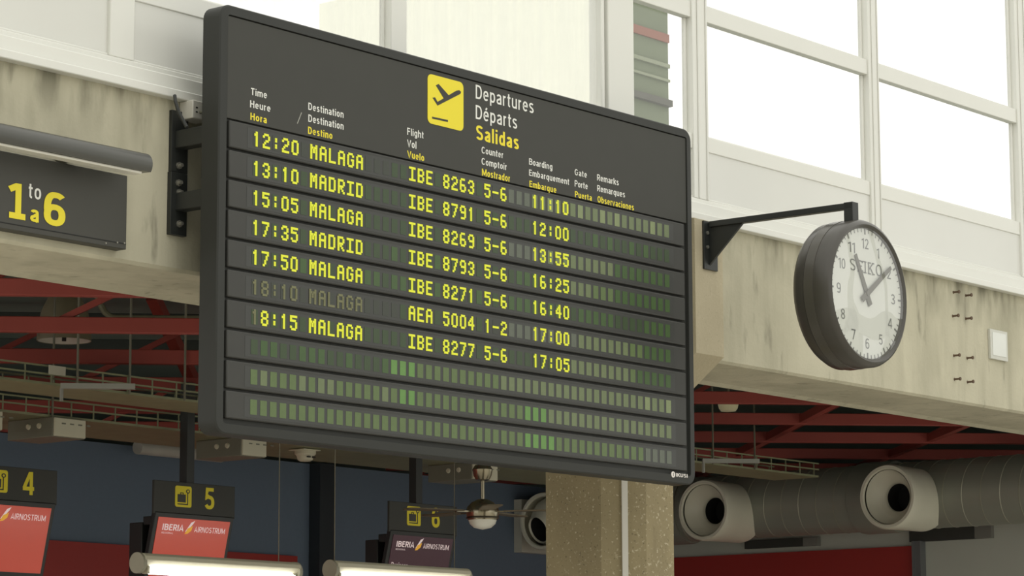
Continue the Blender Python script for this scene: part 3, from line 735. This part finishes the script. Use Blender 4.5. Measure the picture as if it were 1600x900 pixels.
# white cuboid units under the lower tray
def unit(label, xl, xr, yt, yb_, Y=10.72):
    p0, p1 = aY(xl, yb_, Y), aY(xr, yt, Y)
    z1 = 3.158; z0 = z1-(.1)
    e = thing('light_box', label, 'light unit', ((p0.x+p1.x)/2, Y+.15, z0), 'white boxes under the tray')
    MB().box(p0.x, p1.x, Y, Y+.34, z0, z1).build('housing', M_GREYBOX, e, bevel=.004)
    MB().box(p0.x+.004, p1.x-.004, Y-.012, Y, z0+.004, z1-.004).build('front_cover', M_CREAM, e, bevel=.003)
    for k in range(4): MB().box(p0.x+.05+k*.055, p0.x+.075+k*.055, Y-.014, Y-.012, z1-.035, z1-.028).build('vent_slot', M_GREYBOX, e, smooth=False)
    for k in range(2): MB().lathe((p0.x, Y+.1+k*.08, z1-.04), -EX, [(.016, 0), (.012, .008), (0, .008)], 10).build('knockout', M_CREAM, e)
    return e
unit('white and grey box unit under the tray, left of counter 5 pole', 82, 133, 650, 676)
unit('white and grey box unit just below the lower left edge of the board', 376, 415, 690, 705)
unit('white and grey box unit above the ceiling fan', 737, 776, 729, 745)
unit('white and grey box unit cut by the left edge of the photo', -42, 3, 640, 665)
# smoke detector
sd = thing('smoke_detector', 'small cream smoke detector under the tray below the board', 'smoke detector', aD(480, 712, 15.2))
p = aY(481, 701, 10.9)
MB().box(p.x-.075, p.x+.065, 10.86, 10.98, p.z-.012, min(p.z+.03, 3.155)).build('mount_box', M_CREAM, sd, bevel=.004)
MB().lathe((p.x, 10.92, p.z-.012), -EZ, [(.06, 0), (.06, .018), (.048, .03), (.042, .05), (.03, .058), (0, .058)], 24).build('sensor_head', M_CREAM, sd)
MB().box(p.x-.03, p.x-.008, 10.868, 10.88, p.z-.052, p.z-.044).box(p.x+.008, p.x+.03, 10.868, 10.88, p.z-.052, p.z-.044).build('vent', M_GAP, sd, smooth=False)
# pale pipe along the top of the blue wall
b = MB().cyl((aY(215, 690, 12.85).x, 12.85, 3.335), (aY(346, 700, 12.85).x, 12.85, 3.335), .045)
tag(b.build('wall_pipe', mat('pale_pipe', (176, 172, 164), .5)), 'short pale pipe lying along the top of the blue wall behind counter 5 pole', 'pipe')
b = MB().tube([aD(150, 458, 14.5), aD(156, 474, 14.5), aD(164, 488, 14.5), aD(172, 494.5, 14.5), aD(182, 496.5, 14.5), aD(330, 498, 14.5)], .016, 8)
tag(b.build('bent_conduit', mat('olive_conduit', (128, 124, 100), .5)), 'bent olive conduit pipe under the roof, right of the dome lamp', 'pipe')

# ================================================================ DOME LAMPS
def dome(label, x, y, d, rad):
    c0 = aD(x, y, d)
    e = thing('dome_lamp', label, 'lamp', c0)
    MB().lathe(c0, EZ, [(rad, 0), (rad*.985, .06), (rad*.86, .16), (rad*.62, .235), (rad*.4, .25), (rad*.4, .33), (0, .33)], 40, caps=False).build('shade', mat('shade_cream', (150, 142, 116), .5), e)
    MB().lathe(c0, EZ, [(rad*.97, .003), (rad*.9, .02), (rad*.5, .05), (0, .06)], 40, caps=False).build('reflector', M_OPAL, e)
    MB().cyl(c0+EZ*.33, Vector((c0.x, c0.y, 4.0)), .01).build('stem', M_WIRE, e)
    return c0, e
c0, e = dome('cream dome lamp hanging under the roof at the left', 100, 533, 15.4, .148)
MB().cyl(c0+EZ*.035, c0-EZ*.0, .012).build('bulb_holder', M_BLACK, e)
# bowl lamp, right
c0 = aD(1138, 643, 17.6)
e = thing('bowl_lamp', 'small cream bowl lamp under the red trusses right of the board', 'lamp', c0)
MB().lathe(c0, EZ, [(0, 0), (.045, .002), (.058, .018), (.07, .07), (.07, .09), (0, .09)], 32, caps=False).build('bowl', mat('bowl_cream', (226, 216, 172), .4, 0, .03, 5, .5, .12), e)
MB().cyl(c0+EZ*.09, Vector((c0.x, c0.y, 4.0)), .012).build('stem', M_WIRE, e)

# ================================================================ CHECK-IN SIGNS
def counter_sign(num, xl, label, scr, pole_px):
    Y = 10.6; w = .585; z1 = 2.873; z0 = 2.722; s = .095
    e = thing('counter_sign', label, 'counter sign', (xl+w/2, Y+.1, 2.36), 'check-in counter signs')
    hd = MB().box(xl, xl+w, Y, Y+.015, z0-.02, z1).build('number_panel', mat('counter_dark', (50, 50, 45), .5), e, bevel=.002)
    if pole_px:
        xp = xl+.245
        MB().box(xp, xp+.055, Y+.015, Y+.07, z0, 3.4).build('pole', M_BLACK, e, bevel=.002)
    b = MB(); add_text(b, num, (xl+w*.62, Y-.001, z0+.021), EX, EZ, .07, .113, .013); b.build('numeral', M_YELLOW, hd, smooth=False)
    # baggage pictogram
    x0, x1, a0, a1 = xl+w*.255, xl+w*.455, z0+.022, z1-.02
    b = MB(); b.prism(rrect(x0, x1, a0, a1, .012), (0, Y-.0015, 0), EX, EZ, EY*.002); b.slot = 1
    W_, H_ = x1-x0, a1-a0
    def bx(u0, u1, v0, v1): b.box(x0+W_*u0, x0+W_*u1, Y-.0028, Y-.0012, a0+H_*v0, a0+H_*v1)
    bx(.14, .64, .22, .6); bx(.3, .34, .6, .68); bx(.46, .5, .6, .68); bx(.3, .5, .65, .69)
    bx(.14, .78, .11, .16); bx(.73, .78, .11, .68)
    b.prism([(x0+W_*.77+W_*.12*math.cos(t), a0+H_*.76+H_*.1*math.sin(t)) for t in (2*math.pi*i/14 for i in range(14))], (0, Y-.0028, 0), EX, EZ, EY*.0016)
    b.slot = 0
    b.prism([(x0+W_*.77+W_*.06*math.cos(t), a0+H_*.76+H_*.05*math.sin(t)) for t in (2*math.pi*i/14 for i in range(14))], (0, Y-.0034, 0), EX, EZ, EY*.001)
    b.build('baggage_pictogram', [M_YELLOW, M_SIGN], hd, smooth=False)
    # tilted monitor below
    tl = math.radians(13); dn = Vector((0, math.sin(tl), -math.cos(tl))); nr = Vector((0, -math.cos(tl), -math.sin(tl)))
    o = Vector((xl+.01, Y-.005, z0-.012)); mw, mh = w-.02, .385
    def q(a, d_, k=0): return o+EX*a+dn*d_+nr*k
    mo = MB().hexa([q(0, 0, -.03), q(mw, 0, -.03), q(mw, mh, -.03), q(0, mh, -.03), q(0, 0), q(mw, 0), q(mw, mh), q(0, mh)]).build('monitor', M_MON, e, bevel=.004)
    sc_ = MB().hexa([q(.025, .025, .0), q(mw-.025, .025, .0), q(mw-.025, mh-.035, .0), q(.025, mh-.035, .0), q(.025, .025, .003), q(mw-.025, .025, .003), q(mw-.025, mh-.035, .003), q(.025, mh-.035, .003)]).build('screen', scr, mo, smooth=False)
    b = MB(); k = .0045; iw = mw-.05
    b.slot = 0
    add_text(b, 'IBERIA', q(.025+iw*.07, .025+.066, k), EX, -dn, iw*.29, .033, .014)
    add_text(b, 'REGIONAL', q(.025+iw*.07, .025+.084, k), EX, -dn, iw*.16, .009, .0)
    add_text(b, 'AIRNOSTRUM', q(.025+iw*.515, .025+.066, k), EX, -dn, iw*.43, .029, .003)
    b.prism([(0, .0), (.035, .052), (.06, .062), (.05, .045), (.02, .012)], q(.025+iw*.385, .025+.07, k), EX, -dn, nr*.0008)
    b.slot = 1
    b.prism([(0, 0), (.016, .03), (.05, .045), (.044, .02), (.02, .003)], q(.025+iw*.385, .025+.08, k), EX, -dn, nr*.0012)
    if scr is M_SCREENP: b.slot = 0; add_text(b, 'Business', q(.025+iw*.04, .025+.185, k), EX, -dn, iw*.27, .03, 0)
    b.build('screen_logo', [M_LOGO, M_LOGO2], mo, smooth=False)
    MB().box(xl+.02, xl+w-.04, Y+.105, Y+.2, z0-.36, z0-.06).box(xl+.03, xl+w-.05, Y+.03, Y+.11, z0-.075, z0-.03).build('rear_housing', M_MON, e, bevel=.004)
    return e
counter_sign('4', 8.848, 'check-in counter sign number 4 above an orange screen at the left edge', M_SCREEN, False)
counter_sign('5', 10.089, 'check-in counter sign number 5 above an orange screen, hung on a black pole', M_SCREEN, True)
counter_sign('6', 11.898, 'check-in counter sign number 6 above a dark plum screen, hung on a black pole', M_SCREENP, True)
# dark post on the blue wall
p0, p1 = aY(500, 800, 12.9), aY(523, 800, 12.9)
tag(MB().box(p0.x, p1.x, 12.9, 13, 0, 3.36).build('wall_post', mat('navy_post', (36, 42, 48), .6), bevel=.004), 'dark navy vertical post on the blue wall between counters 5 and 6', 'post')

# ================================================================ FLUORESCENT BATTENS
def batten(label, xl, xr, z, wires):
    Y = 9.8; r = .052
    e = thing('tube_light', label, 'light', ((xl+xr)/2, Y, z-.09), 'hanging fluorescent tube lights')
    prof = [(-.035, .0), (.035, .0), (.05, -.015), (.052, -.05), (.03, -.062), (-.025, -.062), (-.03, -.055), (-.05, -.03), (-.048, -.012)]
    MB().prism([(Y+a, z+c_) for a, c_ in prof], (xl, 0, 0), EY, EZ, EX*(xr-xl)).build('housing', M_CREAM, e, bevel=.003)
    for x in (xl-.012, xr-.01):
        MB().cyl((x, Y, z-.045), (x+.022, Y, z-.045), .05, 24).build('end_cap', mat('cap_grey', (168, 164, 146), .5), e)
    MB().cyl((xl+.05, Y-.022, z-.078), (xr-.03, Y-.022, z-.078), .019, 16).build('tube', M_TUBE, e)
    for x in (xl+.035, xr-.03): MB().box(x-.008, x+.008, Y-.035, Y+.005, z-.095, z-.06).build('tube_socket', M_CREAM, e, bevel=.002)
    for px_, py in wires:
        x = aY(px_, py, Y).x
        MB().cyl((x, Y, z), (x, Y, 3.4), .0028, 6).build('suspension_wire', M_WIRE, e)
    return e
batten('glowing tube light hung in front of counter 5 screen', 9.235, 10.29, 2.425, [(436, 800)])
batten('glowing tube light hung in front of counter 6 screen', 10.56, 11.60, 2.448, [(710, 800), (523, 800)])

# ================================================================ CEILING FAN
D = 15.1; FK = D/16.6
fc = aD(754, 797, D); cx, cy = fc.x, fc.y
zt = aD(757, 738, D).z
fan = thing('ceiling_fan', 'brushed nickel ceiling fan with opal light and brown blades, below the board', 'ceiling fan', (cx, cy, aD(754, 827, D).z))
z_ = lambda y: aD(754, y, D).z
MB().lathe((cx, cy, z_(726)), -EZ, [(0, 0), (.045*FK, 0), (.06*FK, z_(726)-z_(733)), (.052*FK, z_(726)-z_(743)), (.04*FK, z_(726)-z_(749)), (.015*FK, z_(726)-z_(751))], 32).build('canopy', M_NICKEL, fan)
MB().cyl((cx, cy, z_(749)), (cx, cy, z_(781)), .011).cyl((cx, cy, z_(727)), (cx, cy, 3.45), .011).build('downrod', M_NICKEL, fan)
hh = z_(779)
MB().lathe((cx, cy, hh), -EZ, [(0, 0), (.03*FK, .004), (.065*FK, .02), (.09*FK, hh-z_(792)), (.097*FK, hh-z_(798)), (.097*FK, hh-z_(802)), (.092*FK, hh-z_(808)), (.086*FK, hh-z_(813)), (0, hh-z_(813))], 48).build('motor_housing', M_NICKEL, fan)
MB().lathe((cx, cy, z_(808)), -EZ, [(.095*FK, 0), (.097*FK, .004), (.095*FK, .01)], 48).build('trim_ring', mat('ring_dark', (84, 78, 66), .3, .8), fan)
MB().lathe((cx, cy, z_(812)), -EZ, [(.084*FK, 0), (.075*FK, z_(812)-z_(819)), (.05*FK, z_(812)-z_(825)), (0, z_(812)-z_(828))], 40).build('light_bowl', M_OPAL, fan)
rr = Vector((math.cos(AZ), -math.sin(AZ), 0)); ff = Vector((math.sin(AZ), math.cos(AZ), 0)); zbld = z_(800)
for a in (-10, 62, 134, 206, 278):
    d = rr*math.cos(math.radians(a))+ff*math.sin(math.radians(a)); pdir = Vector((-d.y, d.x, 0)); tilt = (pdir*math.cos(.03)+EZ*math.sin(.03))
    o = Vector((cx, cy, zbld))
    bl = MB().prism([(.13, -.035), (.2, -.048), (.46, -.058), (.49, -.04), (.49, .04), (.46, .058), (.2, .048), (.13, .035)], o, d*FK, tilt*FK, EZ*.006).build('blade', M_BLADE, fan)
    MB().bar(o+d*.078, o+d*.155, .03, .008).build('blade_arm', M_NICKEL, bl)

# ================================================================ AIR DUCT AND JET NOZZLES
DX, DR = 16.42, .225
DZ = aX(1450, 826, 16.42).z+DR
du = thing('air_duct', 'grey spiral air duct running along the right wall with round jet nozzles', 'air duct', (DX, 10.5, DZ-DR))
y0, y1 = 7.95, 12.9
MB().cyl((DX, y0, DZ), (DX, y1, DZ), DR, 56).build('duct_tube', M_DUCT, du)
b = MB(); n = 40; turns = int((y1-y0)/.14)
pts = []
for i in range(turns*n+1):
    a = 2*math.pi*i/n; pts.append(Vector((DX+(DR+.0005)*math.cos(a), y0+(y1-y0)*i/(turns*n), DZ+(DR+.0005)*math.sin(a))))
MB().tube(pts, .0035, 4).build('spiral_seam', M_SEAM, du)
for ya in (10.05, 11.75):
    MB().lathe((DX, ya, DZ), EY, [(DR, -.0), (DR+.014, 0), (DR+.018, .02), (DR+.018, .25), (DR+.014, .27), (DR, .27)], 56, caps=False).build('collar', M_DUCT, du)
def nozzle(label, x, y, hpx, funnel=True):
    NX = 15.9
    c_ = aX(x, y, NX); dist = (c_-CAM).dot(FW); R_ = hpx/2*dist/FPX
    e = thing('jet_nozzle', label, 'air nozzle', c_-EZ*R_, 'jet nozzles on the duct')
    L_ = DX-NX-.08
    MB().lathe(c_, EX, [(R_*.84, .015), (R_*.87, 0), (R_*.96, .0), (R_, .02), (R_*.99, .09), (R_*.965, L_), (0, L_)], 56, caps=False).build('outer_ring', M_NOZZLE, e)
    if funnel:
        oc = c_+EX*.02
        ax = Vector((1, -.05, .02)).normalized()
        MB().lathe(oc, ax, [(R_*.83, 0), (R_*.80, .03), (R_*.62, .075), (R_*.47, .10), (R_*.44, .115), (R_*.43, .13)], 48, caps=False).build('swivel_cone', M_NOZZLE, e)
        MB().lathe(oc, ax, [(R_*.43, .125), (R_*.41, .24), (0, .24)], 40, caps=False).build('throat', M_THROAT, e)
    else:
        ax = Vector((1, -.22, .42)).normalized(); oc = c_+EX*.15
        MB().lathe(oc, -ax, [(R_*.9, -.03), (R_*.86, .04), (R_*.74, .09), (R_*.6, .13), (R_*.5, .16), (R_*.47, .17), (R_*.44, .155)], 48, caps=False).build('swivel_cone', M_NOZZLE, e)
        MB().lathe(oc-ax*.155, ax, [(R_*.44, 0), (R_*.42, .12), (0, .12)], 40, caps=False).build('throat', M_THROAT, e)
    return e
nozzle('pale round jet nozzle left of the concrete column, behind the fan', 847, 814, 91, False)
nozzle('pale round jet nozzle just below the lower right corner of the board', 1098, 797, 96)
nozzle('pale round jet nozzle farthest right on the duct', 1385.5, 776, 102)
p0, p1 = aY(810, 863, 12.96), aY(890, 776, 12.96)
tag(MB().box(p0.x, XW, 12.93, 13, p0.z, 3.25).build('duct_backing_panel', mat('offwhite_panel', (196, 194, 182), .5)), 'off-white backing panel on the blue wall behind the leftmost jet nozzle', 'panel')
# dark grilles on the right wall
for k, (xl, xr, yt, yb_) in enumerate([(1163, 1278, 845, 858), (1420, 1549, 823, 847)]):
    a, c_ = aX(xl, yt, XW-.04), aX(xr, yb_, XW-.04); zc = (aX(xl, yt, XW-.04).z+aX(xl, yb_, XW-.04).z)/2
    hgt = abs(aX(xl, yt, XW-.04).z-aX(xl, yb_, XW-.04).z)
    e = thing('wall_grille', ['dark low box on the grey wall under the duct, between two nozzles', 'dark low box on the grey wall under the duct, right of the last nozzle'][k], 'wall box', ((XW-.02), (a.y+c_.y)/2, zc-hgt/2), 'dark boxes under the duct')
    ym = c_.y+(a.y-c_.y)*.2
    MB().box(XW-.04, XW, ym, a.y, zc-hgt/2, zc+hgt/2).build('dark_front', mat('grille_dark', (58, 58, 54), .6), e, bevel=.002)
    MB().box(XW-.04, XW, c_.y, ym, zc-hgt/2, zc+hgt/2).build('end_piece', mat('grille_end', (124, 122, 116), .6), e, bevel=.002)
